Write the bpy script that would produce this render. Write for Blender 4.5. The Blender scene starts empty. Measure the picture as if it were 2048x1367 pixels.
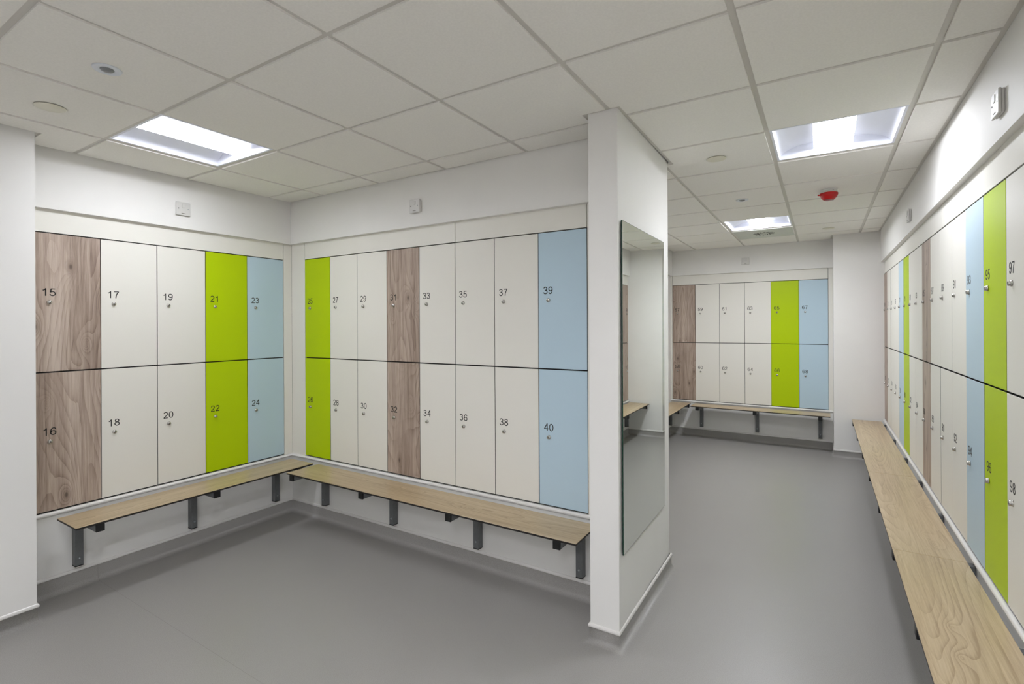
import bpy, bmesh, math, random
from mathutils import Matrix, Vector

scene = bpy.context.scene
COL = scene.collection
PI = math.pi

# ------------------------------------------------------------------ camera
H = 1.52                                   # eye height
YAW, ROLL = 0.55707, 0.00479
FPX, CX, CY = 1007.12, 1016.42, 648.93     # focal length and principal point for 2048 x 1367
cam_d = bpy.data.cameras.new('camera')
cam_d.sensor_fit = 'HORIZONTAL'
cam_d.sensor_width = 36.0
cam_d.lens = 36.0 * FPX / 2048.0
cam_d.shift_x = (1024.0 - CX) / 2048.0
cam_d.shift_y = -(683.5 - CY) / 2048.0
cam_d.clip_start = 0.05
cam = bpy.data.objects.new('camera', cam_d)
COL.objects.link(cam)
fw = Vector((-math.sin(YAW), math.cos(YAW), 0))
rt0 = Vector((math.cos(YAW), math.sin(YAW), 0))
up0 = Vector((0, 0, 1))
rt = rt0 * math.cos(ROLL) - up0 * math.sin(ROLL)
up = up0 * math.cos(ROLL) + rt0 * math.sin(ROLL)
M = Matrix((rt, up, -fw)).transposed().to_4x4()
M.translation = Vector((0, 0, H))
cam.matrix_world = M
scene.camera = cam

# ------------------------------------------------------------------ world, exposure
w = bpy.data.worlds.new('world')
w.use_nodes = True
w.node_tree.nodes['Background'].inputs[0].default_value = (0.9, 0.95, 1, 1)
w.node_tree.nodes['Background'].inputs[1].default_value = 0.02
scene.world = w
vs = scene.view_settings
vs.view_transform = 'Standard'
vs.look = 'None'
vs.gamma = 1
vs.use_curve_mapping = False
vs.exposure = 0.19
EMIT = 63.0
EMIT_SIDE = 1.9

# ------------------------------------------------------------------ helpers
def s2l(c):
    c = c / 255.0
    return c / 12.92 if c <= 0.04045 else ((c + 0.055) / 1.055) ** 2.4

def rgb(r, g, b):
    return (s2l(r), s2l(g), s2l(b), 1)

def plain(name, col, rough=0.5, metal=0.0, spec=0.5):
    m = bpy.data.materials.new(name)
    m.use_nodes = True
    b = m.node_tree.nodes['Principled BSDF']
    b.inputs['Base Color'].default_value = col
    b.inputs['Roughness'].default_value = rough
    b.inputs['Metallic'].default_value = metal
    b.inputs['Specular IOR Level'].default_value = spec
    return m

class NT:
    """small shorthand for node trees"""
    def __init__(s, m):
        s.t = m.node_tree; s.n = s.t.nodes; s.l = s.t.links
        s.b = s.n['Principled BSDF']
    def node(s, kind, **kw):
        n = s.n.new(kind)
        for k, v in kw.items():
            if k.startswith('_'): setattr(n, k[1:], v)
            else: n.inputs[k.replace('__', ' ')].default_value = v
        return n
    def link(s, a, b): s.l.new(a, b)
    def math(s, op, a, b=None, c=None):
        n = s.n.new('ShaderNodeMath'); n.operation = op
        for i, v in enumerate((a, b, c)):
            if v is None: continue
            if isinstance(v, (int, float)): n.inputs[i].default_value = v
            else: s.link(v, n.inputs[i])
        return n.outputs[0]
    def ramp(s, fac, stops):
        n = s.n.new('ShaderNodeValToRGB')
        cr = n.color_ramp
        while len(cr.elements) < len(stops): cr.elements.new(0.5)
        for e, (p, c) in zip(cr.elements, stops):
            e.position = p; e.color = c
        s.link(fac, n.inputs[0])
        return n.outputs[0]
    def mix(s, fac, a, b, mode='MIX'):
        n = s.n.new('ShaderNodeMix'); n.data_type = 'RGBA'; n.blend_type = mode
        if isinstance(fac, (int, float)): n.inputs[0].default_value = fac
        else: s.link(fac, n.inputs[0])
        for i, v in ((6, a), (7, b)):
            if isinstance(v, tuple): n.inputs[i].default_value = v
            else: s.link(v, n.inputs[i])
        return n.outputs[2]

def textured(name, col, rough=0.5, amp=0.05, scale=40, bump=0.0, bscale=300, spec=0.5):
    """plain paint with a faint tonal mottling and optional fine bump"""
    m = plain(name, col, rough, 0, spec)
    t = NT(m)
    tc = t.node('ShaderNodeTexCoord')
    nz = t.node('ShaderNodeTexNoise', Scale=scale, Detail=3.0)
    t.link(tc.outputs['Object'], nz.inputs['Vector'])
    dark = tuple(c * (1 - amp) for c in col[:3]) + (1,)
    lite = tuple(min(1, c * (1 + amp)) for c in col[:3]) + (1,)
    t.link(t.ramp(nz.outputs[0], [(0.35, dark), (0.65, lite)]), t.b.inputs['Base Color'])
    if bump:
        n2 = t.node('ShaderNodeTexNoise', Scale=bscale, Detail=2.0)
        t.link(tc.outputs['Object'], n2.inputs['Vector'])
        bp = t.node('ShaderNodeBump', Strength=bump, Distance=0.001)
        t.link(n2.outputs[0], bp.inputs['Height'])
        t.link(bp.outputs[0], t.b.inputs['Normal'])
    return m

def wood(name, dark, mid, lite, axis, rough=0.45, ring=1.0, knots=True, across='X', bands=0.5, spec=0.4, streak=0.25, fig=(3.4, 0.5)):
    """flat-sawn wood print: long streaks, cathedral figure, small knots; axis = grain direction"""
    m = plain(name, mid, rough, 0, spec)
    t = NT(m)
    tc = t.node('ShaderNodeTexCoord')
    oi = t.node('ShaderNodeObjectInfo')
    sep = t.node('ShaderNodeSeparateXYZ')
    t.link(tc.outputs['Object'], sep.inputs[0])
    g = sep.outputs[axis]
    a = sep.outputs[across]
    off = t.math('MULTIPLY', oi.outputs['Random'], 37.0)
    g = t.math('ADD', g, off)
    a2 = t.math('ADD', a, t.math('MULTIPLY', oi.outputs['Random'], 11.0))
    def vec(ka, kg, z=0.0):
        c = t.n.new('ShaderNodeCombineXYZ')
        t.link(t.math('MULTIPLY', a2, ka), c.inputs[0])
        t.link(t.math('MULTIPLY', g, kg), c.inputs[1])
        c.inputs[2].default_value = z
        return c.outputs[0]
    # knots
    vo = t.node('ShaderNodeTexVoronoi', Scale=1.0, Randomness=1.0)
    vo.feature = 'F1'
    vo.voronoi_dimensions = '2D'
    t.link(vec(5.2, 2.6), vo.inputs['Vector'])
    kd = vo.outputs['Distance']
    pull = t.math('MULTIPLY', t.math('EXPONENT', t.math('MULTIPLY', kd, -9.0)), 0.26 if knots else 0.05)
    # figure: rings of a warped distance field, stretched along the grain
    nz = t.node('ShaderNodeTexNoise', Scale=1.0, Detail=1.2, Roughness=0.4, Distortion=0.15)
    t.link(vec(fig[0], fig[1]), nz.inputs['Vector'])
    fine = t.node('ShaderNodeTexNoise', Scale=1.0, Detail=2.0, Roughness=0.5)
    t.link(vec(40.0, 5.0, 1.7), fine.inputs['Vector'])
    field = t.math('ADD', nz.outputs[0], pull)
    rings = t.math('ADD', t.math('MULTIPLY', field, 26.0 * ring), t.math('MULTIPLY', fine.outputs[0], 0.38))
    saw = t.math('FRACT', rings)
    saw = t.math('SUBTRACT', 1.0, t.math('POWER', saw, 3.0))
    # figure comes and goes across the board
    fm = t.node('ShaderNodeTexNoise', Scale=1.0, Detail=1.0)
    t.link(vec(6.0, 0.7, 5.1), fm.inputs['Vector'])
    amt = t.ramp(fm.outputs[0], [(0.38, (0.15, 0.15, 0.15, 1)), (0.62, (1, 1, 1, 1))])
    # long streaks
    st = t.node('ShaderNodeTexNoise', Scale=1.0, Detail=6.0, Roughness=0.75)
    t.link(vec(130.0, 4.0, 3.3), st.inputs['Vector'])
    s2 = t.node('ShaderNodeTexNoise', Scale=1.0, Detail=2.0, Roughness=0.5)
    t.link(vec(38.0, 1.2, 9.3), s2.inputs['Vector'])
    # wide bands of tone (staves)
    bd = t.node('ShaderNodeTexNoise', Scale=1.0, Detail=1.0)
    t.link(vec(9.0, 0.35, 7.7), bd.inputs['Vector'])
    def c0(x): return t.math('SUBTRACT', x, 0.5)
    v = t.math('MULTIPLY', t.math('MULTIPLY', t.math('SUBTRACT', saw, 0.75), amt), streak)
    v = t.math('ADD', v, t.math('MULTIPLY', c0(st.outputs[0]), 1.1))
    v = t.math('ADD', v, t.math('MULTIPLY', c0(s2.outputs[0]), 0.55))
    v = t.math('ADD', v, t.math('MULTIPLY', c0(bd.outputs[0]), bands * 1.6))
    v = t.math('ADD', v, 0.5)
    c = t.ramp(v, [(0.15, dark), (0.5, mid), (0.85, lite)])
    if knots:
        # a few of the voronoi points become visible knots
        pick = t.math('GREATER_THAN', sep_color(t, vo.outputs['Color']), 0.45)
        core = t.ramp(kd, [(0.02, (1, 1, 1, 1)), (0.055, (0, 0, 0, 1))])
        halo = t.ramp(kd, [(0.06, (1, 1, 1, 1)), (0.16, (0, 0, 0, 1))])
        dk = tuple(x * 0.42 for x in dark[:3]) + (1,)
        c = t.mix(t.math('MULTIPLY', t.math('MULTIPLY', halo, pick), 0.45), c, dark)
        c = t.mix(t.math('MULTIPLY', t.math('MULTIPLY', core, pick), 0.8), c, dk)
    t.link(c, t.b.inputs['Base Color'])
    return m

def sep_color(t, sock):
    n = t.n.new('ShaderNodeSeparateColor')
    t.link(sock, n.inputs[0])
    return n.outputs[0]

# ------------------------------------------------------------------ materials
WALL = textured('wall_paint', rgb(235, 233, 229), 0.55, 0.012, 3, 0.08, 250, 0.3)
TILE = textured('ceiling_tile', rgb(241, 238, 232), 0.9, 0.02, 120, 0.25, 500, 0.1)
TEE = plain('ceiling_grid_steel', rgb(214, 210, 203), 0.5, 0, 0.3)
PANEL = plain('white_laminate', rgb(233, 230, 221), 0.4, 0, 0.35)
TRIMW = plain('white_plastic_trim', rgb(226, 223, 219), 0.3, 0, 0.5)
GREEN = plain('lime_laminate', rgb(182, 208, 0), 0.42, 0, 0.22)
BLUE = plain('pale_blue_laminate', rgb(188, 210, 223), 0.4, 0, 0.35)
CORE = plain('black_laminate_core', rgb(26, 21, 18), 0.5)
CARC = plain('carcass_dark', rgb(22, 20, 19), 0.8)
POST = textured('grey_powder_coat', rgb(104, 106, 107), 0.45, 0.05, 60)
BLACK = plain('black_plastic', rgb(10, 10, 11), 0.5)
CHROME = plain('brushed_chrome', rgb(190, 188, 184), 0.25, 1.0)
STEEL = plain('zinc_bolt', rgb(170, 176, 180), 0.35, 1.0)
HOLE = plain('keyhole_dark', rgb(25, 22, 20), 0.6)
INK = plain('black_lettering', rgb(20, 18, 17), 0.5)
WPLAS = plain('white_plastic', rgb(214, 212, 208), 0.35)
CREAM = plain('cream_plastic', rgb(226, 222, 205), 0.45)
REDP = plain('red_plastic', rgb(200, 0, 8), 0.25)
DGREY = plain('dark_grey_lens', rgb(128, 130, 132), 0.3)
REFL = plain('white_reflector', rgb(238, 240, 250), 0.5)
VENTP = plain('vent_plate', rgb(205, 208, 200), 0.5)
SLOT = plain('vent_slot', rgb(40, 42, 40), 0.7)
MIRROR = plain('mirror_silver', (0.91, 0.95, 0.90, 1), 0.0, 1.0)
GLEDGE = plain('mirror_glass_edge', rgb(14, 52, 38), 0.15)
GROOVE = plain('panel_joint', rgb(120, 116, 108), 0.7)
OAK = wood('grey_oak_laminate', rgb(128, 109, 97), rgb(171, 152, 138), rgb(200, 184, 170), 'Z', ring=0.9, bands=0.55, streak=0.30, fig=(3.6, 0.55))
ASH = wood('light_ash_laminate', rgb(160, 137, 106), rgb(186, 165, 132), rgb(203, 184, 153), 'X', ring=2.5, knots=False,
           across='Y', bands=0.4, rough=0.33, streak=0.40, fig=(2.9, 0.22))

EMI = bpy.data.materials.new('led_diffuser')
EMI.use_nodes = True
nt = EMI.node_tree
nt.nodes.clear()
em = nt.nodes.new('ShaderNodeEmission')
em.inputs[0].default_value = (0.955, 0.985, 1.06, 1)
em.inputs[1].default_value = EMIT
ou = nt.nodes.new('ShaderNodeOutputMaterial')
nt.links.new(em.outputs[0], ou.inputs[0])
def lamp_mats(k):
    a = EMI.copy(); a.node_tree.nodes['Emission'].inputs[1].default_value = EMIT * k
    b = EMI.copy(); b.name = 'led_diffuser_side'; b.node_tree.nodes['Emission'].inputs[1].default_value = EMIT_SIDE * k
    return [a, b]

def floor_material():
    m = plain('grey_vinyl_floor', rgb(166, 163, 158), 0.36, 0, 0.42)
    t = NT(m)
    tc = t.node('ShaderNodeTexCoord')
    n1 = t.node('ShaderNodeTexNoise', Scale=420.0, Detail=2.0, Roughness=0.6)
    n2 = t.node('ShaderNodeTexNoise', Scale=2.2, Detail=3.0)
    n3 = t.node('ShaderNodeTexNoise', Scale=16.0, Detail=4.0)
    vo = t.node('ShaderNodeTexVoronoi', Scale=9.0)
    for n in (n1, n2, n3, vo): t.link(tc.outputs['Object'], n.inputs['Vector'])
    c = t.ramp(n1.outputs[0], [(0.3, rgb(142, 139, 135)), (0.5, rgb(157, 154, 150)), (0.72, rgb(171, 168, 163))])
    k = t.math('ADD', t.math('MULTIPLY', n2.outputs[0], 0.7), t.math('MULTIPLY', n3.outputs[0], 0.3))
    c = t.mix(t.ramp(k, [(0.38, (0.10, 0.10, 0.10, 1)), (0.62, (0, 0, 0, 1))]), c, rgb(142, 136, 128))
    # sparse scuffs
    pick = t.math('GREATER_THAN', sep_color(t, vo.outputs['Color']), 0.93)
    sp = t.math('MULTIPLY', t.ramp(vo.outputs['Distance'], [(0.02, (1, 1, 1, 1)), (0.06, (0, 0, 0, 1))]), pick)
    c = t.mix(t.math('MULTIPLY', sp, 0.5), c, rgb(120, 108, 96))
    # welded seam between two vinyl sheets
    sp_ = t.node('ShaderNodeSeparateXYZ'); t.link(tc.outputs['Object'], sp_.inputs[0])
    near = t.math('LESS_THAN', t.math('ABSOLUTE', t.math('SUBTRACT', sp_.outputs[1], 1.262)), 0.0011)
    near = t.math('MULTIPLY', near, t.math('LESS_THAN', sp_.outputs[0], -0.9))
    c = t.mix(t.math('MULTIPLY', near, 0.35), c, rgb(105, 101, 96))
    t.link(c, t.b.inputs['Base Color'])
    t.link(t.ramp(k, [(0.3, (0.33, 0.33, 0.33, 1)), (0.7, (0.42, 0.42, 0.42, 1))]), t.b.inputs['Roughness'])
    bp = t.node('ShaderNodeBump', Strength=0.12, Distance=0.0008)
    t.link(n1.outputs[0], bp.inputs['Height'])
    t.link(bp.outputs[0], t.b.inputs['Normal'])
    return m
FLOOR = floor_material()

# ------------------------------------------------------------------ mesh building
class MB:
    def __init__(s): s.bm = bmesh.new()
    def box(s, x0, x1, y0, y1, z0, z1, bev=0.0, mat=0, seg=2):
        if x0 > x1: x0, x1 = x1, x0
        if y0 > y1: y0, y1 = y1, y0
        if z0 > z1: z0, z1 = z1, z0
        v = [s.bm.verts.new((x, y, z)) for x in (x0, x1) for y in (y0, y1) for z in (z0, z1)]
        fs = []
        for q in ((0, 1, 3, 2), (4, 6, 7, 5), (0, 4, 5, 1), (2, 3, 7, 6), (0, 2, 6, 4), (1, 5, 7, 3)):
            f = s.bm.faces.new([v[i] for i in q]); f.material_index = mat; fs.append(f)
        if bev > 0:
            es = set(e for f in fs for e in f.edges)
            r = bmesh.ops.bevel(s.bm, geom=list(es), offset=bev, segments=seg, profile=0.5, affect='EDGES', material=-1)
            for f in r['faces']: f.smooth = False
        return s
    def lathe(s, prof, M=None, seg=32, mat=0, smooth=True):
        """prof = [(r, h)...] revolved about local z"""
        M = M or Matrix()
        rings = []
        for r, h in prof:
            if r < 1e-6: rings.append([s.bm.verts.new(M @ Vector((0, 0, h)))])
            else: rings.append([s.bm.verts.new(M @ Vector((r * math.cos(2 * PI * k / seg), r * math.sin(2 * PI * k / seg), h))) for k in range(seg)])
        for A, B in zip(rings, rings[1:]):
            for k in range(seg):
                a, b = A[k % len(A)], A[(k + 1) % len(A)]
                c, d = B[(k + 1) % len(B)], B[k % len(B)]
                vs_ = []
                for v in (a, b, c, d):
                    if v not in vs_: vs_.append(v)
                if len(vs_) > 2:
                    try:
                        f = s.bm.faces.new(vs_); f.smooth = smooth; f.material_index = mat
                    except ValueError: pass
        return s
    def sweep(s, path, prof, mat=0, closed_prof=False, smooth=False, ends=True):
        """sweep profile [(offset to the right of the path, z)] along a 2D polyline with mitred corners"""
        n = len(path)
        P = [Vector(p) for p in path]
        nr = []
        for i in range(n):
            def rn(a, b):
                d = (b - a).normalized(); return Vector((d.y, -d.x))
            if i == 0: m = rn(P[0], P[1])
            elif i == n - 1: m = rn(P[-2], P[-1])
            else:
                n1, n2 = rn(P[i - 1], P[i]), rn(P[i], P[i + 1])
                m = (n1 + n2); m = m / max(1e-6, m.dot(n1))
            nr.append(m)
        rings = [[s.bm.verts.new((P[i].x + nr[i].x * o, P[i].y + nr[i].y * o, z)) for o, z in prof] for i in range(n)]
        k = len(prof)
        for A, B in zip(rings, rings[1:]):
            for j in range(k if closed_prof else k - 1):
                f = s.bm.faces.new((A[j], B[j], B[(j + 1) % k], A[(j + 1) % k]))
                f.material_index = mat; f.smooth = smooth
        if closed_prof and ends:
            for R in (rings[0], rings[-1]):
                try: s.bm.faces.new(R).material_index = mat
                except ValueError: pass
        return s
    def build(s, name, mats, parent=None, recalc=True):
        if recalc: bmesh.ops.recalc_face_normals(s.bm, faces=s.bm.faces)
        me = bpy.data.meshes.new(name)
        s.bm.to_mesh(me); s.bm.free()
        for m in (mats if isinstance(mats, (list, tuple)) else [mats]): me.materials.append(m)
        return link(name, me, parent)

def link(name, data, parent=None):
    o = bpy.data.objects.new(name, data)
    COL.objects.link(o)
    if parent: o.parent = parent
    return o

def tag(o, label, cat, group=None, kind=None):
    o['label'] = label; o['category'] = cat
    if group: o['group'] = group
    if kind: o['kind'] = kind
    return o

def thing(name, label, cat, loc, rz=0.0, group=None):
    o = link(name, None)
    o.location = loc; o.rotation_euler = (0, 0, rz)
    o.empty_display_size = 0.1
    return tag(o, label, cat, group)

def structure(o, label=None, cat=None):
    o['kind'] = 'structure'
    if label: o['label'] = label
    if cat: o['category'] = cat
    return o

# ------------------------------------------------------------------ room dimensions
CZ = H + 0.998                 # ceiling tile face
GZ = CZ + 0.008                # grid face
ZB, ZS, ZT = H - 1.046, H - 0.2557, H + 0.531      # locker doors: bottom, split, top
BULK = H + 0.663               # underside of bulkheads
XA, YB, YF, XR, XL = -3.703, 2.578, 7.16, 0.577, -1.79
PW = 0.305                     # locker width
BP = 0.03                      # bulkhead projection
XC, YC = -3.440, 0.915         # left column
NX0, NX1, NY0, NY1 = -0.948, -0.806, 2.254, 3.200   # nib wall
RX, RY = 0.112, 6.805          # far right column
YK = -2.3                      # wall behind the camera
YLS = 3.2

# walls (boxes with thickness behind their faces)
def wallbox(name, boxes, label, mat=WALL):
    m = MB()
    for b in boxes: m.box(*b)
    return structure(m.build(name, mat), label, 'wall')

TOPZ = 2.62
DEP = 0.42
# left wall: low wall under lockers, bulkhead above, back of the recess
wallbox('wall_left', [(XA - DEP - .1, XA, YC - .02, YB + DEP, 0, ZB - .022 + .02),
                      (XA - DEP - .1, XA + BP, YC - .02, YB - BP, BULK, TOPZ),
                      (XA - DEP - .1, XA - DEP, YC, YB + DEP, ZB, BULK)], 'white painted wall below and above the left lockers')
wallbox('wall_left_column', [(XC - .4, XC, YK, YC, 0, TOPZ)], 'white painted wall face at the left edge of the view')
wallbox('wall_middle', [(XA, NX0, YB, YB + DEP, 0, ZB - .002),
                        (XA - .1, NX0, YB - BP, YB + DEP, BULK, TOPZ),
                        (XA, NX0, YB + DEP, NY1, 0, TOPZ)], 'white painted wall below and above the middle lockers')
m = MB()
m.box(NX0, NX1, NY0, NY1, 0, TOPZ, 0.002)
for v in m.bm.verts:                       # the corridor face runs very slightly out of square
    if v.co.x > NX1 - .01: v.co.x += .003 - .012 * (v.co.y - NY0) / (NY1 - NY0)
structure(m.build('wall_nib', WALL), 'white end wall carrying the tall mirror', 'wall')
wallbox('wall_far_side', [(XL - .1, XL, NY1 - .01, YF + DEP, 0, BULK), (XL - .1, XL + BP, NY1 - .01, YF + DEP, BULK, TOPZ)], 'white side wall of the far bay')
wallbox('wall_far', [(XL, RX, YF, YF + DEP, 0, ZB - .002),
                     (XL, RX, YF - BP, YF + DEP, BULK, TOPZ),
                     (XL, RX, YF + DEP, YF + DEP + .1, 0, TOPZ)], 'white painted wall below and above the far lockers')
wallbox('wall_far_column', [(RX, XR + DEP, RY, YF + DEP, 0, TOPZ)], 'plain white column between the far lockers and the right lockers')
wallbox('wall_right', [(XR, XR + DEP, YK, RY, 0, ZB - .002),
                       (XR - BP, XR + DEP, YK, RY, BULK, TOPZ),
                       (XR + DEP, XR + DEP + .1, YK, RY, 0, TOPZ),
                       (XR, XR + DEP, YK, 2.849 - 2 * PW - .004, ZB - .002, BULK)], 'white painted wall below and above the right lockers')
wallbox('wall_back', [(XC - .4, XR + DEP, YK - .1, YK, 0, TOPZ)], 'white painted wall behind the viewpoint')

m = MB()
m.box(XA - DEP - .1, XR + DEP + .1, YK - .1, YF + DEP + .1, -0.06, 0)
structure(m.build('floor', FLOOR), 'smooth speckled grey vinyl floor', 'floor')

# ------------------------------------------------------------------ lockers
R13 = 2.849                       # door 95 far edge on the right wall
A5 = 2.503                        # right edge of door 23
B0 = -3.5335
F0 = -1.765
GAPV, GT, GM, GB_ = 0.0035, 0.006, 0.0075, 0.0085

def door_mesh(color, zlo, zhi):
    mb = MB()
    x0, x1 = GAPV / 2, PW - GAPV / 2
    mb.box(x0, x1, 0, 0.013, zlo, zhi, 0.0008, 0, 1)
    for f in mb.bm.faces:
        f.normal_update()
        if abs(f.normal.y) < 0.5: f.material_index = 1
    bmesh.ops.recalc_face_normals(mb.bm, faces=mb.bm.faces)
    me = bpy.data.meshes.new('door'); mb.bm.to_mesh(me); mb.bm.free()
    me.materials.append(color); me.materials.append(CORE)
    return me

HU, HL = ZT - ZS, ZS - ZB
DOORS = {}
for cn, mt in (('white', PANEL), ('green', GREEN), ('blue', BLUE), ('wood', OAK)):
    DOORS[cn, 1] = door_mesh(mt, GM / 2, HU - GT / 2)
    DOORS[cn, 0] = door_mesh(mt, GB_, HL - GM / 2)
def carcass_mesh(h):
    mb = MB()
    t = .012
    y0, y1 = 0.0135, 0.40
    mb.box(0, t, y0, y1, 0, h); mb.box(PW - t, PW, y0, y1, 0, h)
    mb.box(t, PW - t, y0, y1, 0, t); mb.box(t, PW - t, y0, y1, h - t, h)
    mb.box(t, PW - t, y1 - t, y1, t, h - t)
    me = bpy.data.meshes.new('carcass'); mb.bm.to_mesh(me); mb.bm.free()
    me.materials.append(CARC)
    return me
CARCS = {1: carcass_mesh(HU), 0: carcass_mesh(HL)}
rotY = Matrix.Rotation(PI / 2, 4, 'X')        # local z -> -y (towards the viewer)
mb = MB()
mb.lathe([(0, 0), (0.0118, 0), (0.0118, 0.0035), (0.0105, 0.0050), (0.0095, 0.0052), (0.0095, 0.0105), (0.0088, 0.0118), (0, 0.0118)], rotY, 28)
LOCK = bpy.data.meshes.new('lock'); mb.bm.to_mesh(LOCK); mb.bm.free(); LOCK.materials.append(CHROME)
mb = MB()
mb.box(-0.0013, 0.0013, -0.0123, -0.0112, -0.0052, 0.0052, 0.0002, 0, 1)
KEYH = bpy.data.meshes.new('keyhole'); mb.bm.to_mesh(KEYH); mb.bm.free(); KEYH.materials.append(HOLE)

def arc(cx, cy, rx, ry, a0, a1, n=22):
    return [(cx + rx * math.cos(math.radians(a0 + (a1 - a0) * k / n)), cy + ry * math.sin(math.radians(a0 + (a1 - a0) * k / n))) for k in range(n + 1)]

def spline(P, n=6):
    out = []
    Q = [P[0]] + P + [P[-1]]
    for i in range(1, len(Q) - 2):
        for k in range(n):
            t = k / n
            out.append(tuple(0.5 * (2 * Q[i][c] + (Q[i + 1][c] - Q[i - 1][c]) * t + (2 * Q[i - 1][c] - 5 * Q[i][c] + 4 * Q[i + 1][c] - Q[i + 2][c]) * t * t
                             + (3 * Q[i][c] - Q[i - 1][c] - 3 * Q[i + 1][c] + Q[i + 2][c]) * t ** 3) for c in (0, 1)))
    return out + [P[-1]]

SIX = [arc(.335, .315, .262, .257, 180, -180, 34), spline([(.585, .745), (.52, .88), (.37, .942), (.20, .87), (.10, .66), (.073, .45), (.073, .315)])]
GLYPH = {
    '0': [arc(.325, .5, .265, .442, 0, 360, 40)],
    '1': [[(.40, 0), (.40, 1)], spline([(.41, .955), (.30, .81), (.11, .715)])],
    '2': [arc(.330, .690, .252, .252, 172, -25, 24) + spline([(.53, .53), (.33, .34), (.15, .18), (.085, .058)])[1:], [(.03, .058), (.635, .058)]],
    '3': [arc(.305, .735, .222, .207, 168, -88, 24) + [(.24, .530)], arc(.315, .295, .265, .237, 92, -168, 26)],
    '4': [[(.485, 0), (.485, 1)], [(.465, .955), (.065, .285)], [(.02, .288), (.66, .288)]],
    '5': [[(.60, .942), (.165, .942)], [(.195, .975), (.105, .470)], arc(.325, .325, .270, .268, 142, -165, 28)],
    '6': SIX,
    '7': [[(.03, .942), (.625, .942)], spline([(.60, .955), (.42, .67), (.30, .36), (.255, 0)])],
    '8': [arc(.325, .742, .212, .200, 0, 360, 32), arc(.325, .290, .262, .234, 0, 360, 34)],
    '9': [[(.65 - x, 1 - y) for x, y in L_] for L_ in SIX],
}
def text_mesh(txt, h=0.0425, sw=.124):
    """upright grotesque numerals drawn as strokes of even weight"""
    bm = bmesh.new()
    for ci, ch in enumerate(txt):
        for P in GLYPH[ch]:
            n = len(P); L_, R_ = [], []
            closed = (abs(P[0][0] - P[-1][0]) < 1e-6 and abs(P[0][1] - P[-1][1]) < 1e-6)
            for i in range(n):
                p = Vector(P[i])
                pa = Vector(P[i - 1]) if i else (Vector(P[-2]) if closed else None)
                pb = Vector(P[i + 1]) if i < n - 1 else (Vector(P[1]) if closed else None)
                d1 = (p - pa).normalized() if pa is not None else None
                d2 = (pb - p).normalized() if pb is not None else None
                d = ((d1 or d2) + (d2 or d1)).normalized()
                m = Vector((-d.y, d.x)) * sw / 2
                for lst, q in ((L_, p + m), (R_, p - m)):
                    lst.append(bm.verts.new(((q.x + ci * .777) * h, 0, q.y * h)))
            for i in range(n - 1):
                bm.faces.new((L_[i], R_[i], R_[i + 1], L_[i + 1]))
    r = bmesh.ops.extrude_face_region(bm, geom=bm.faces[:])
    for e in r['geom']:
        if isinstance(e, bmesh.types.BMVert): e.co.y -= 0.0004
    bmesh.ops.recalc_face_normals(bm, faces=bm.faces)
    me = bpy.data.meshes.new('number')
    bm.to_mesh(me); bm.free()
    me.materials.append(INK)
    return me, (.777 * (len(txt) - 1) + .65) * h

WALLS = {
    'left':   ((XA, A5 - 5 * PW), PI / 2, 15, ['wood', 'white', 'white', 'green', 'blue'], 'left wall'),
    'middle': ((B0, YB), 0.0, 25, ['green', 'white', 'white', 'wood', 'white', 'white', 'white', 'blue'], 'middle wall'),
    'far':    ((F0, YF), 0.0, 57, ['wood', 'white', 'white', 'white', 'green', 'blue'], 'far wall'),
    'right':  ((XR, R13 + 13 * PW), -PI / 2, 69, ['wood', 'white', 'white', 'white', 'blue', 'green', 'white', 'white', 'wood',
                                                   'white', 'white', 'white', 'blue', 'green', 'white'], 'right wall'),
}
CNAME = {'white': 'cream white', 'green': 'lime green', 'blue': 'pale blue', 'wood': 'grey wood-grain'}
rnd = random.Random(4)
for key, ((ox, oy), rz, n0, cols, wn) in WALLS.items():
    dx, dy = math.cos(rz), math.sin(rz)
    for i, cn in enumerate(cols):
        for up_ in (1, 0):
            num = n0 + 2 * i + (1 - up_)
            z = ZS if up_ else ZB
            row = 'upper' if up_ else 'lower'
            if i == 0: where = 'leftmost in its row on the %s' % wn
            elif i == len(cols) - 1: where = 'rightmost in its row on the %s' % wn
            else: where = 'between %d and %d on the %s' % (num - 2, num + 2, wn)
            L = thing('locker', '%s %s locker numbered %d, %s' % (CNAME[cn], row, num, where), 'locker',
                      (ox + dx * PW * i, oy + dy * PW * i, z), rz, 'lockers on the %s' % wn)
            link('carcass', CARCS[up_], L)
            d = link('door', DOORS[cn, up_], L)
            d.location = (rnd.uniform(-.0006, .0006), rnd.uniform(-.0006, .0004), 0)
            if key == 'right':
                d.location.x = rnd.uniform(-.0013, .0013)
                d.location.y = rnd.uniform(-.0012, .0006)
            lk = link('lock', LOCK, L)
            zc = (HU if up_ else HL) * 0.5 + (0.002 if up_ else 0.004)
            lk.location = (0.066, d.location.y, zc)
            kh = link('keyhole', KEYH, lk)
            kh.rotation_euler = (0, rnd.choice((0, 0, 0.5, -0.4)), 0)
            me, wx = text_mesh(str(num))
            nb = link('number', me, L)
            nb.location = (0.0635 - wx / 2, d.location.y - 0.0001, zc + 0.035)

# ------------------------------------------------------------------ fillers, fascias, joints (flush with the doors)
TR = [0]
def trim(boxes, mat, label, bev=0.001, name=None):
    TR[0] += 1
    mb = MB()
    for b in boxes: mb.box(*b, bev, 0, 1)
    return structure(mb.build(name or 'trim_%d' % TR[0], mat), label, 'trim')
g = 0.0018
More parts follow.
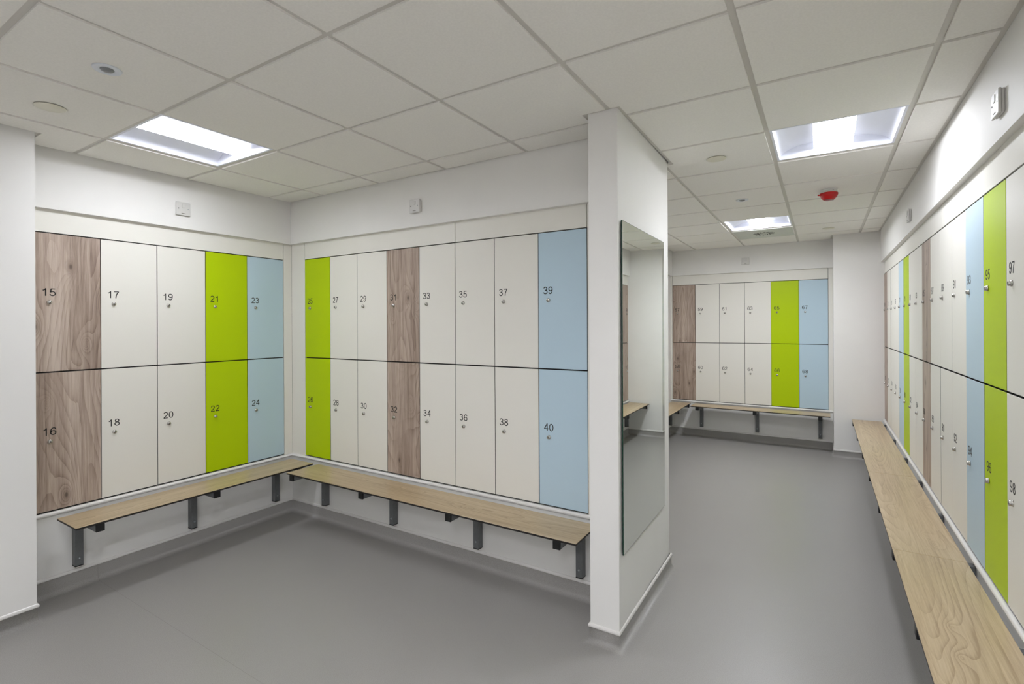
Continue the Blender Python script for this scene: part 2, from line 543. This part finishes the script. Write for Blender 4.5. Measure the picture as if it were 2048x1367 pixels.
# fillers beside the lockers (vertical panels from moulding to bulkhead)
trim([(XA - .018, XA, YC, A5 - 5 * PW - g, ZB, BULK + .01)], PANEL, 'white filler panel left of locker 15')
trim([(XA - .018, XA, A5 + g, YB, ZB, BULK + .01)], PANEL, 'white filler panel in the corner right of locker 23')
trim([(XA, B0 - g, YB, YB + .018, ZB, BULK + .01)], PANEL, 'white filler panel in the corner left of locker 25')
trim([(B0 + 8 * PW + g, NX0, YB, YB + .018, ZB, BULK + .01)], PANEL, 'white filler panel right of locker 39')
trim([(XL, F0 - g, YF, YF + .018, ZB, BULK + .01)], PANEL, 'white filler panel left of locker 57')
trim([(F0 + 6 * PW + g, RX, YF, YF + .018, ZB, BULK + .01)], PANEL, 'white filler panel right of locker 67')
# fascias over the doors
trim([(XA - .018, XA, A5 - 5 * PW + g, A5 - g, ZT + GT / 2, BULK + .01)], PANEL, 'white fascia over the left lockers')
xj = -2.007
trim([(B0 + g, xj - g, YB, YB + .018, ZT + GT / 2, BULK + .01), (xj + g, B0 + 8 * PW - g, YB, YB + .018, ZT + GT / 2, BULK + .01)], PANEL, 'white fascia in two lengths over the middle lockers')
trim([(F0 + g, F0 + 6 * PW - g, YF, YF + .018, ZT + GT / 2, BULK + .01)], PANEL, 'white fascia over the far lockers')
yj = 3.717
y_end = R13 - 2 * PW
trim([(XR, XR + .018, yj + g, RY, ZT + GT / 2, BULK + .01), (XR, XR + .018, y_end, yj - g, ZT + GT / 2, BULK + .01)], PANEL, 'white fascia in two lengths over the right lockers')
# dark backing behind the panel joints
TR[0] += 1
mb = MB()
mb.box(XA - .05, XA - .019, YC + .01, YB + .02, ZT, BULK + .05)
mb.box(XA - .05, XA - .019, A5 + .004, YB + .02, ZB, BULK)
mb.box(XA - .019, NX0, YB + .019, YB + .05, ZT + .001, BULK + .05)
mb.box(XA - .019, B0 - .004, YB + .019, YB + .05, ZB, BULK)
mb.box(XL, RX, YF + .019, YF + .05, ZT + .001, BULK + .05)
mb.box(XR + .019, XR + .05, y_end, RY, ZT + .001, BULK + .05)
structure(mb.build('trim_%d' % TR[0], CARC), 'dark backing behind the fascia joints', 'trim')

# half-round moulding under the locker doors
def moulding(path, label):
    TR[0] += 1
    mt, mbm = ZB + .001, ZB - .024
    c, r = (mt + mbm) / 2, (mt - mbm) / 2
    prof = [(0.0, mt)] + [(0.015 * math.cos(t) ** 0.8 if abs(t) < PI / 2 - 1e-6 else 0.0, c + r * math.sin(t)) for t in [PI / 2 - PI * k / 12 for k in range(1, 12)]] + [(0.0, mbm)]
    prof = [(o + 0.0, z) for o, z in prof]
    mb = MB(); mb.sweep(path, prof, smooth=True)
    return structure(mb.build('trim_%d' % TR[0], TRIMW), label, 'trim')
moulding([(XA, YC), (XA, YB), (NX0, YB)], 'white half-round moulding under the left and middle lockers')
moulding([(XL, YF), (RX, YF)], 'white half-round moulding under the far lockers')
moulding([(XR, RY), (XR, YK)], 'white half-round moulding under the right lockers')

# coved vinyl skirting with white capping
def skirting(side, path, ctop, label):
    r = 0.030
    prof = [(0.003, ctop)] + [(0.003 + r - r * math.cos(t), r - r * math.sin(t) + 0.0006) for t in [PI / 2 * k / 8 for k in range(0, 9)]] + [(0.045, 0.0003)]
    mb = MB(); mb.sweep(path, prof, smooth=True)
    b = structure(mb.build('baseboard_' + side, FLOOR), label, 'baseboard')
    h = 0.018
    cp = [(0.0, ctop + h), (0.003, ctop + h), (0.0065, ctop + h - .003), (0.0085, ctop + h * .45), (0.008, ctop + .002), (0.006, ctop - .0005), (0.0, ctop - .0005)]
    mb = MB(); mb.sweep(path, cp, smooth=False)
    mb.build('capping', TRIMW, b)
skirting('left', [(XA, YC), (XA, YB), (NX0, YB)], 0.093, 'grey coved vinyl skirting under the left and middle benches')
skirting('left_column', [(XC, YK), (XC, YC), (XA, YC)], 0.077, 'grey coved vinyl skirting on the left wall face')
skirting('nib', [(NX0, YB), (NX0, NY0), (NX1, NY0), (NX1, NY1), (XL, NY1)], 0.075, 'grey coved vinyl skirting around the mirror wall')
skirting('far', [(XL, NY1), (XL, YF), (RX, YF)], 0.093, 'grey coved vinyl skirting under the far bench')
skirting('far_column', [(RX, YF), (RX, RY), (XR, RY)], 0.077, 'grey coved vinyl skirting on the far column')
skirting('right', [(XR, RY), (XR, YK)], 0.093, 'grey coved vinyl skirting under the right bench')

# ------------------------------------------------------------------ ceiling
GX, GY = -2.64094, 1.14463
XLIGHT = [(-1, 0), (4, 3), (3, 7), (3, -2), (1, -5), (4, -4)]
POLY = [(XC, YK), (XC, YC), (XA + BP, YC), (XA + BP, YB - BP), (NX0, YB - BP), (NX0, NY0), (NX1, NY0), (NX1, NY1),
        (XL + BP, NY1), (XL + BP, YF - BP), (RX, YF - BP), (RX, RY), (XR - BP, RY), (XR - BP, YK)]
def inside(x, y):
    c = False
    n = len(POLY)
    for i in range(n):
        (x0, y0), (x1, y1) = POLY[i], POLY[(i + 1) % n]
        if (y0 > y) != (y1 > y) and x < (x1 - x0) * (y - y0) / (y1 - y0) + x0: c = not c
    return c
FL, TW = 0.022, 0.012
xb, yb_ = set(), set()
for x, y in POLY:
    for d in (-FL, 0, FL): xb.add(round(x + d, 4)); yb_.add(round(y + d, 4))
gxs = [GX + .6 * i for i in range(-3, 7)]
gys = [GY + .6 * i for i in range(-7, 12)]
for x in gxs:
    for d in (-TW, TW): xb.add(round(x + d, 4))
for y in gys:
    for d in (-TW, TW): yb_.add(round(y + d, 4))
xb, yb_ = sorted(xb), sorted(yb_)
def is_tile(x, y):
    for dx in (-FL, 0, FL):
        for dy in (-FL, 0, FL):
            if not inside(x + dx * .999, y + dy * .999): return False
    for gx in gxs:
        if abs(x - gx) < TW: return False
    for gy in gys:
        if abs(y - gy) < TW: return False
    return True
def is_light(x, y):
    for i, j in XLIGHT:
        if GX + .6 * i + TW < x < GX + .6 * (i + 1) - TW and GY + .6 * j + TW < y < GY + .6 * (j + 1) - TW: return True
    return False
tb, gb = MB(), MB()
def quad(m, pts): m.bm.faces.new([m.bm.verts.new(p) for p in pts])
state = {}
for a in range(len(xb) - 1):
    for b in range(len(yb_) - 1):
        x, y = (xb[a] + xb[a + 1]) / 2, (yb_[b] + yb_[b + 1]) / 2
        if xb[a + 1] - xb[a] < 1e-5 or yb_[b + 1] - yb_[b] < 1e-5: st = None
        elif not inside(x, y): st = None
        elif is_tile(x, y): st = 'L' if is_light(x, y) else 'T'
        else: st = 'G'
        state[a, b] = st
for (a, b), st in state.items():
    x0, x1, y0, y1 = xb[a], xb[a + 1], yb_[b], yb_[b + 1]
    if st == 'T':
        quad(tb, [(x0, y0, CZ), (x0, y1, CZ), (x1, y1, CZ), (x1, y0, CZ)])
        for da, db, p, q in ((-1, 0, (x0, y0), (x0, y1)), (1, 0, (x1, y1), (x1, y0)), (0, -1, (x1, y0), (x0, y0)), (0, 1, (x0, y1), (x1, y1))):
            if state.get((a + da, b + db)) != 'T':
                quad(tb, [(p[0], p[1], CZ), (p[0], p[1], GZ + .006), (q[0], q[1], GZ + .006), (q[0], q[1], CZ)])
    elif st == 'G':
        quad(gb, [(x0, y0, GZ), (x0, y1, GZ), (x1, y1, GZ), (x1, y0, GZ)])
ceil = structure(tb.build('ceiling', TILE, recalc=False), 'suspended ceiling of square off-white tiles', 'ceiling')
gb.build('ceiling_grid', TEE, ceil, recalc=False)
mb = MB(); mb.box(XA - .5, XR + .6, YK - .1, YF + .6, 2.70, 2.74)
structure(mb.build('ceiling_slab', WALL), 'slab above the suspended ceiling', 'ceiling')

# ------------------------------------------------------------------ recessed lights
def luminaire(i, j, label, power=1.0):
    cx_, cy_ = GX + .6 * (i + .5), GY + .6 * (j + .5)
    t = thing('ceiling_light', label, 'ceiling light', (cx_, cy_, GZ), 0, 'recessed square ceiling lights')
    hw, iw, dp = 0.288, 0.276, 0.075
    mb = MB()
    for b in ((-hw, hw, -hw, -iw), (-hw, hw, iw, hw), (-hw, -iw, -iw, iw), (iw, hw, -iw, iw)):
        mb.box(b[0], b[1], b[2], b[3], -0.001, 0.002)
    # white steel body closed above the reflectors
    mb.box(-hw, hw, -hw, hw, dp + .010, dp + .014)
    mb.box(-hw, -hw + .002, -hw, hw, .002, dp + .012); mb.box(hw - .002, hw, -hw, hw, .002, dp + .012)
    mb.box(-hw, hw, -hw, -hw + .002, .002, dp + .012); mb.box(-hw, hw, hw - .002, hw, .002, dp + .012)
    mb.build('frame', REFL, t)
    for s in (-1, 1):
        mb = MB()
        n = 18
        pts = []
        for k in range(n + 1):
            a = PI / 2 * k / n
            pts.append((s * (iw - (iw - .095) * (1 - math.cos(a))), dp * math.sin(a)))
        vv = [[mb.bm.verts.new((x, y, z)) for x, z in pts] for y in (-iw, iw)]
        for k in range(n):
            f = mb.bm.faces.new((vv[0][k], vv[0][k + 1], vv[1][k + 1], vv[1][k])); f.smooth = True
        mb.build('reflector', REFL, t)
        mb = MB(); mb.box(-iw, iw, s * iw, s * (iw + .002), .001, dp + .008); mb.build('end_plate', REFL, t)
    mb = MB()
    mb.box(-.095, .095, -iw + .001, iw - .001, .034, dp + .004, 0, 0)
    mb.bm.normal_update()
    for f in mb.bm.faces:
        if abs(f.normal.z) < .5: f.material_index = 1
    mb.build('diffuser', lamp_mats(power), t)
    return t
luminaire(-1, 0, 'glowing square light above the left lockers', .56)
luminaire(4, 3, 'large glowing square light near the right wall, in front of the red alarm', .64)
luminaire(3, 7, 'small distant glowing square light in the far bay', 1.25)
luminaire(3, -2, 'added unseen ceiling light overhead, just behind the viewpoint', 1.1)  # invented fitting out of view, added to brighten the middle wall and corridor
luminaire(1, -5, 'added unseen ceiling light behind the viewpoint at the rear left', .5)  # added out of view as weak fill from the rear left
luminaire(4, -4, 'added unseen ceiling light behind the viewpoint at the rear right', 1.4)  # made-up unseen lamp, lifts the corridor and the mirror wall

# ------------------------------------------------------------------ ceiling fittings
flip = Matrix.Rotation(PI, 4, 'X')
def disc(x, y, label):
    t = thing('sprinkler_cover', label, 'sprinkler cover', (x, y, CZ), 0, 'round ceiling cover discs')
    mb = MB(); mb.lathe([(0, 0.0), (.030, 0.0), (.030, .003), (0, .003)], flip, 24); mb.build('neck', DGREY, t)
    mb = MB(); mb.lathe([(0, .0025), (.054, .0025), (.056, .0035), (.056, .005), (.053, .0065), (0, .0075)], flip, 40); mb.build('plate', CREAM, t)
disc(-2.966, .842, 'round cream cover disc on the ceiling at the upper left')
disc(-.537, 3.250, 'round cream cover disc on the ceiling right of the mirror wall')
disc(.060, 6.272, 'small distant cover disc on the ceiling near the far column')
def pir(x, y, label):
    t = thing('motion_sensor', label, 'motion sensor', (x, y, CZ), 0, 'recessed ceiling motion sensors')
    mb = MB(); mb.lathe([(.022, .001), (.027, .004), (.040, .0055), (.046, .0045), (.048, 0.0), (.020, 0.0)], flip, 40); mb.build('bezel', plain_bezel, t)
    mb = MB(); mb.lathe([(.023, .000), (.0225, .004), (.018, .008), (.010, .0105), (0, .0115)], flip, 32); mb.build('lens', DGREY, t)
plain_bezel = plain('sensor_bezel', rgb(222, 226, 232), 0.35)
pir(-2.349, .838, 'round sensor with grey lens on the ceiling at the upper left')
pir(-.543, 4.455, 'small round sensor on the ceiling before the distant light')

def sounder():
    t = thing('alarm_sounder', 'red dome fire alarm sounder hanging from the ceiling', 'fire alarm', (.048, 4.47, CZ), 0)
    mb = MB(); mb.lathe([(0, 0), (.054, 0), (.055, .003), (.055, .011), (.050, .013), (.050, .016), (.057, .018), (.058, .026), (0, .027)], flip, 40); mb.build('base', WPLAS, t)
    mb = MB(); mb.lathe([(.0575, .0265), (.060, .030), (.0595, .038), (.055, .051), (.047, .063), (.039, .071), (.032, .076), (0, .078)], flip, 40)
    mb.build('dome', REDP, t)
    mb = MB(); mb.lathe([(.034, .0735), (.034, .0780), (.024, .0805), (0, .0815)], flip, 32); mb.build('lens', plain('sounder_lens', rgb(150, 60, 62), 0.2), t)
    mb = MB(); mb.box(-.080, -.048, -.006, .006, -.046, -.036, .003); o = mb.build('test_tab', REDP, t); o.rotation_euler.z = 0.5
    mb = MB(); mb.box(.036, .052, -.005, .005, -.014, -.003, .002); o = mb.build('cable_clip', BLACK, t); o.rotation_euler.z = -1.0
sounder()

def vent():
    cx_, cy_ = GX + .6 * 3.5, GY + .6 * 8.5
    t = thing('air_vent', 'square ceiling air vent with swirl slots beyond the distant light', 'air vent', (cx_, cy_, CZ), 0)
    mb = MB(); mb.box(-.284, .284, -.284, .284, -.0030, 0.0, .001); mb.build('plate', VENTP, t)
    mb = MB()
    for k in range(16):
        a = 2 * PI * k / 16
        Mx = Matrix.Rotation(a, 4, 'Z') @ Matrix.Translation((.075, 0, -.0031)) @ Matrix.Rotation(.55, 4, 'Z')
        pts = [(-.036, -.004), (.034, -.007), (.038, 0.0), (.034, .007), (-.036, .004)]
        vt = [mb.bm.verts.new(Mx @ Vector((x, y, 0))) for x, y in pts]
        vb = [mb.bm.verts.new(Mx @ Vector((x, y, -.0008))) for x, y in pts]
        mb.bm.faces.new(vb)
        for q in range(5): mb.bm.faces.new((vt[q], vt[(q + 1) % 5], vb[(q + 1) % 5], vb[q]))
    mb.build('swirl_slots', SLOT, t)
    mb = MB(); mb.lathe([(0, .003), (.030, .003), (.028, .008), (0, .009)], flip, 28); mb.build('hub', VENTP, t)
vent()

# ------------------------------------------------------------------ electrical plates on the bulkheads
def spur(x, y, z, rz, label, box=0.0):
    t = thing('wall_switch', label, 'switch', (x, y, z), rz, 'white square electrical plates on the bulkheads')
    if box > 0:
        mb = MB(); mb.box(-.0425, .0425, -box, 0, -.0425, .0425, .004); mb.build('back_box', WPLAS, t)
    y0 = -box
    mb = MB(); mb.box(-.0445, .0445, y0 - .009, y0, -.0445, .0445, .003, 0, 3); mb.build('plate', WPLAS, t)
    mb = MB(); mb.box(-.010, .010, y0 - .0115, y0 - .0085, .006, .034, .002); mb.build('rocker', WPLAS, t)
    for s in (-1, 1):
        mb = MB(); mb.lathe([(0, y0 * 0 - .0), (.0032, 0), (.0030, .0010), (0, .0012)], Matrix.Translation((s * .030, y0 - .009, 0)) @ rotY, 14); mb.build('screw', HOLE if s < 0 else STEEL, t)
    mb = MB(); mb.box(-.013, .013, y0 - .0100, y0 - .0088, -.034, -.030, .0003, 0, 1); mb.build('fuse_slot', GROOVE, t)
spur(XA + BP, 1.730, 2.313, PI / 2, 'white square switch plate above the left lockers', .006)
spur(-2.309, YB - BP, 2.316, 0, 'white square switch plate above the middle lockers', .013)
spur(-.832, YF - BP, 2.322, 0, 'small distant switch plate above the far lockers', .010)
spur(XR - BP, 2.454, 2.300, -PI / 2, 'boxed switch plate high on the right wall, nearest the viewer', .010)
spur(XR - BP, 4.625, 2.293, -PI / 2, 'boxed switch plate on the right wall, farther from the viewer', .010)

# ------------------------------------------------------------------ benches
SZ = H - 1.070                 # seat top
ST = 0.012
def bench_bracket(parent, reach, x, low):
    """local: x along the bench, y = 0 at the wall, bench towards -y"""
    e = link('bracket', None, parent)
    e.location = (x, 0, 0)
    e.empty_display_size = .05
    pw = .040
    mb = MB(); mb.box(-pw / 2, pw / 2, -.046, -.001, .139, SZ - ST - .001 - low, .0025); post = mb.build('post', POST, e)
    mb = MB(); mb.box(-pw / 2 - .0005, pw / 2 + .0005, -.0465, -.001, .134, .139, .001, 0, 1); mb.build('post_cap', BLACK, e)
    mb = MB(); mb.box(-pw / 2, pw / 2, -reach + .012, -.046, SZ - ST - .041, SZ - ST - .001, .0025); mb.build('arm', POST, e)
    mb = MB(); mb.box(-pw / 2 - .0005, pw / 2 + .0005, -reach, -reach + .012, SZ - ST - .0415, SZ - ST - .0008, .002); mb.build('end_cap', BLACK, e)
    for zz in (.180, SZ - .075):
        mb = MB(); mb.lathe([(0, 0), (.0075, 0), (.0070, .003), (.0045, .0055), (0, .0062)], Matrix.Translation((0, -.046, zz)) @ rotY, 6); mb.build('bolt', STEEL, e)
    return e

def bench(label, loc, rz, seats, y_back, y_front, posts, low=.0405):
    """seats = [(x0, x1)] panel extents along local x"""
    t = thing('bench', label, 'bench', loc, rz, None)
    for x0, x1 in seats:
        mb = MB()
        mb.box(-(x1 - x0) / 2, (x1 - x0) / 2, -(y_back - y_front) / 2, (y_back - y_front) / 2, -ST, 0, .0015, 0, 1)
        mb.bm.normal_update()
        for f in mb.bm.faces:
            if f.normal.z < .5: f.material_index = 1
        o = mb.build('seat', [ASH, CORE], t)
        o.location = ((x0 + x1) / 2, (y_back + y_front) / 2, SZ)
    for p in posts: bench_bracket(t, -(y_front) - .001, p, low)
    return t

# local frames: origin on the wall plane at floor level
bench('short wall bench with light wood seat under the left lockers', (XA, 0, 0), PI / 2, [(1.052, 2.520)], -.070, -.340, (1.160, 1.790, 2.410))
bench('wall bench with light wood seat under the middle lockers', (0, YB, 0), 0, [(-3.312, -1.022)], -.050, -.322, (-3.262, -2.540, -1.820, -1.130))
bench('distant wall bench under the far lockers', (0, YF, 0), 0, [(-1.462, .079)], -.060, -.330, (-1.380, -.705, -.020))
bench('distant wall bench running along the side wall, partly hidden by the mirror wall', (XL, 0, 0), PI / 2, [(4.700, 7.100)], -.030, -.276, (5.10, 5.85, 6.45, 7.02))
bench('long bench of light wood panels running below the right lockers', (XR, 0, 0), -PI / 2,
      [(-6.775, -4.4510), (-4.4490, -2.9860), (-2.9840, -1.0), (-.998, .9)], -.030, -.298, (-6.66, -5.86, -5.10, -4.41, -3.70, -3.005, -2.30, -1.55, -.8), 0.0)

# ------------------------------------------------------------------ mirror on the nib wall
def mirror():
    y0, y1, z0, z1 = 2.283, 3.050, H - 1.083, H + .488
    t = thing('mirror', 'tall frameless mirror on the white end wall', 'mirror', (NX1 + .0085, y0, z0), .0125)
    mb = MB(); mb.box(.0005, .0060, 0, y1 - y0, 0, z1 - z0, 0, 0)
    mb.build('glass', GLEDGE, t)
    mb = MB(); mb.box(.0060, .0064, .0018, y1 - y0 - .0018, .0018, z1 - z0 - .0018)
    mb.build('silvered_face', MIRROR, t)
mirror()
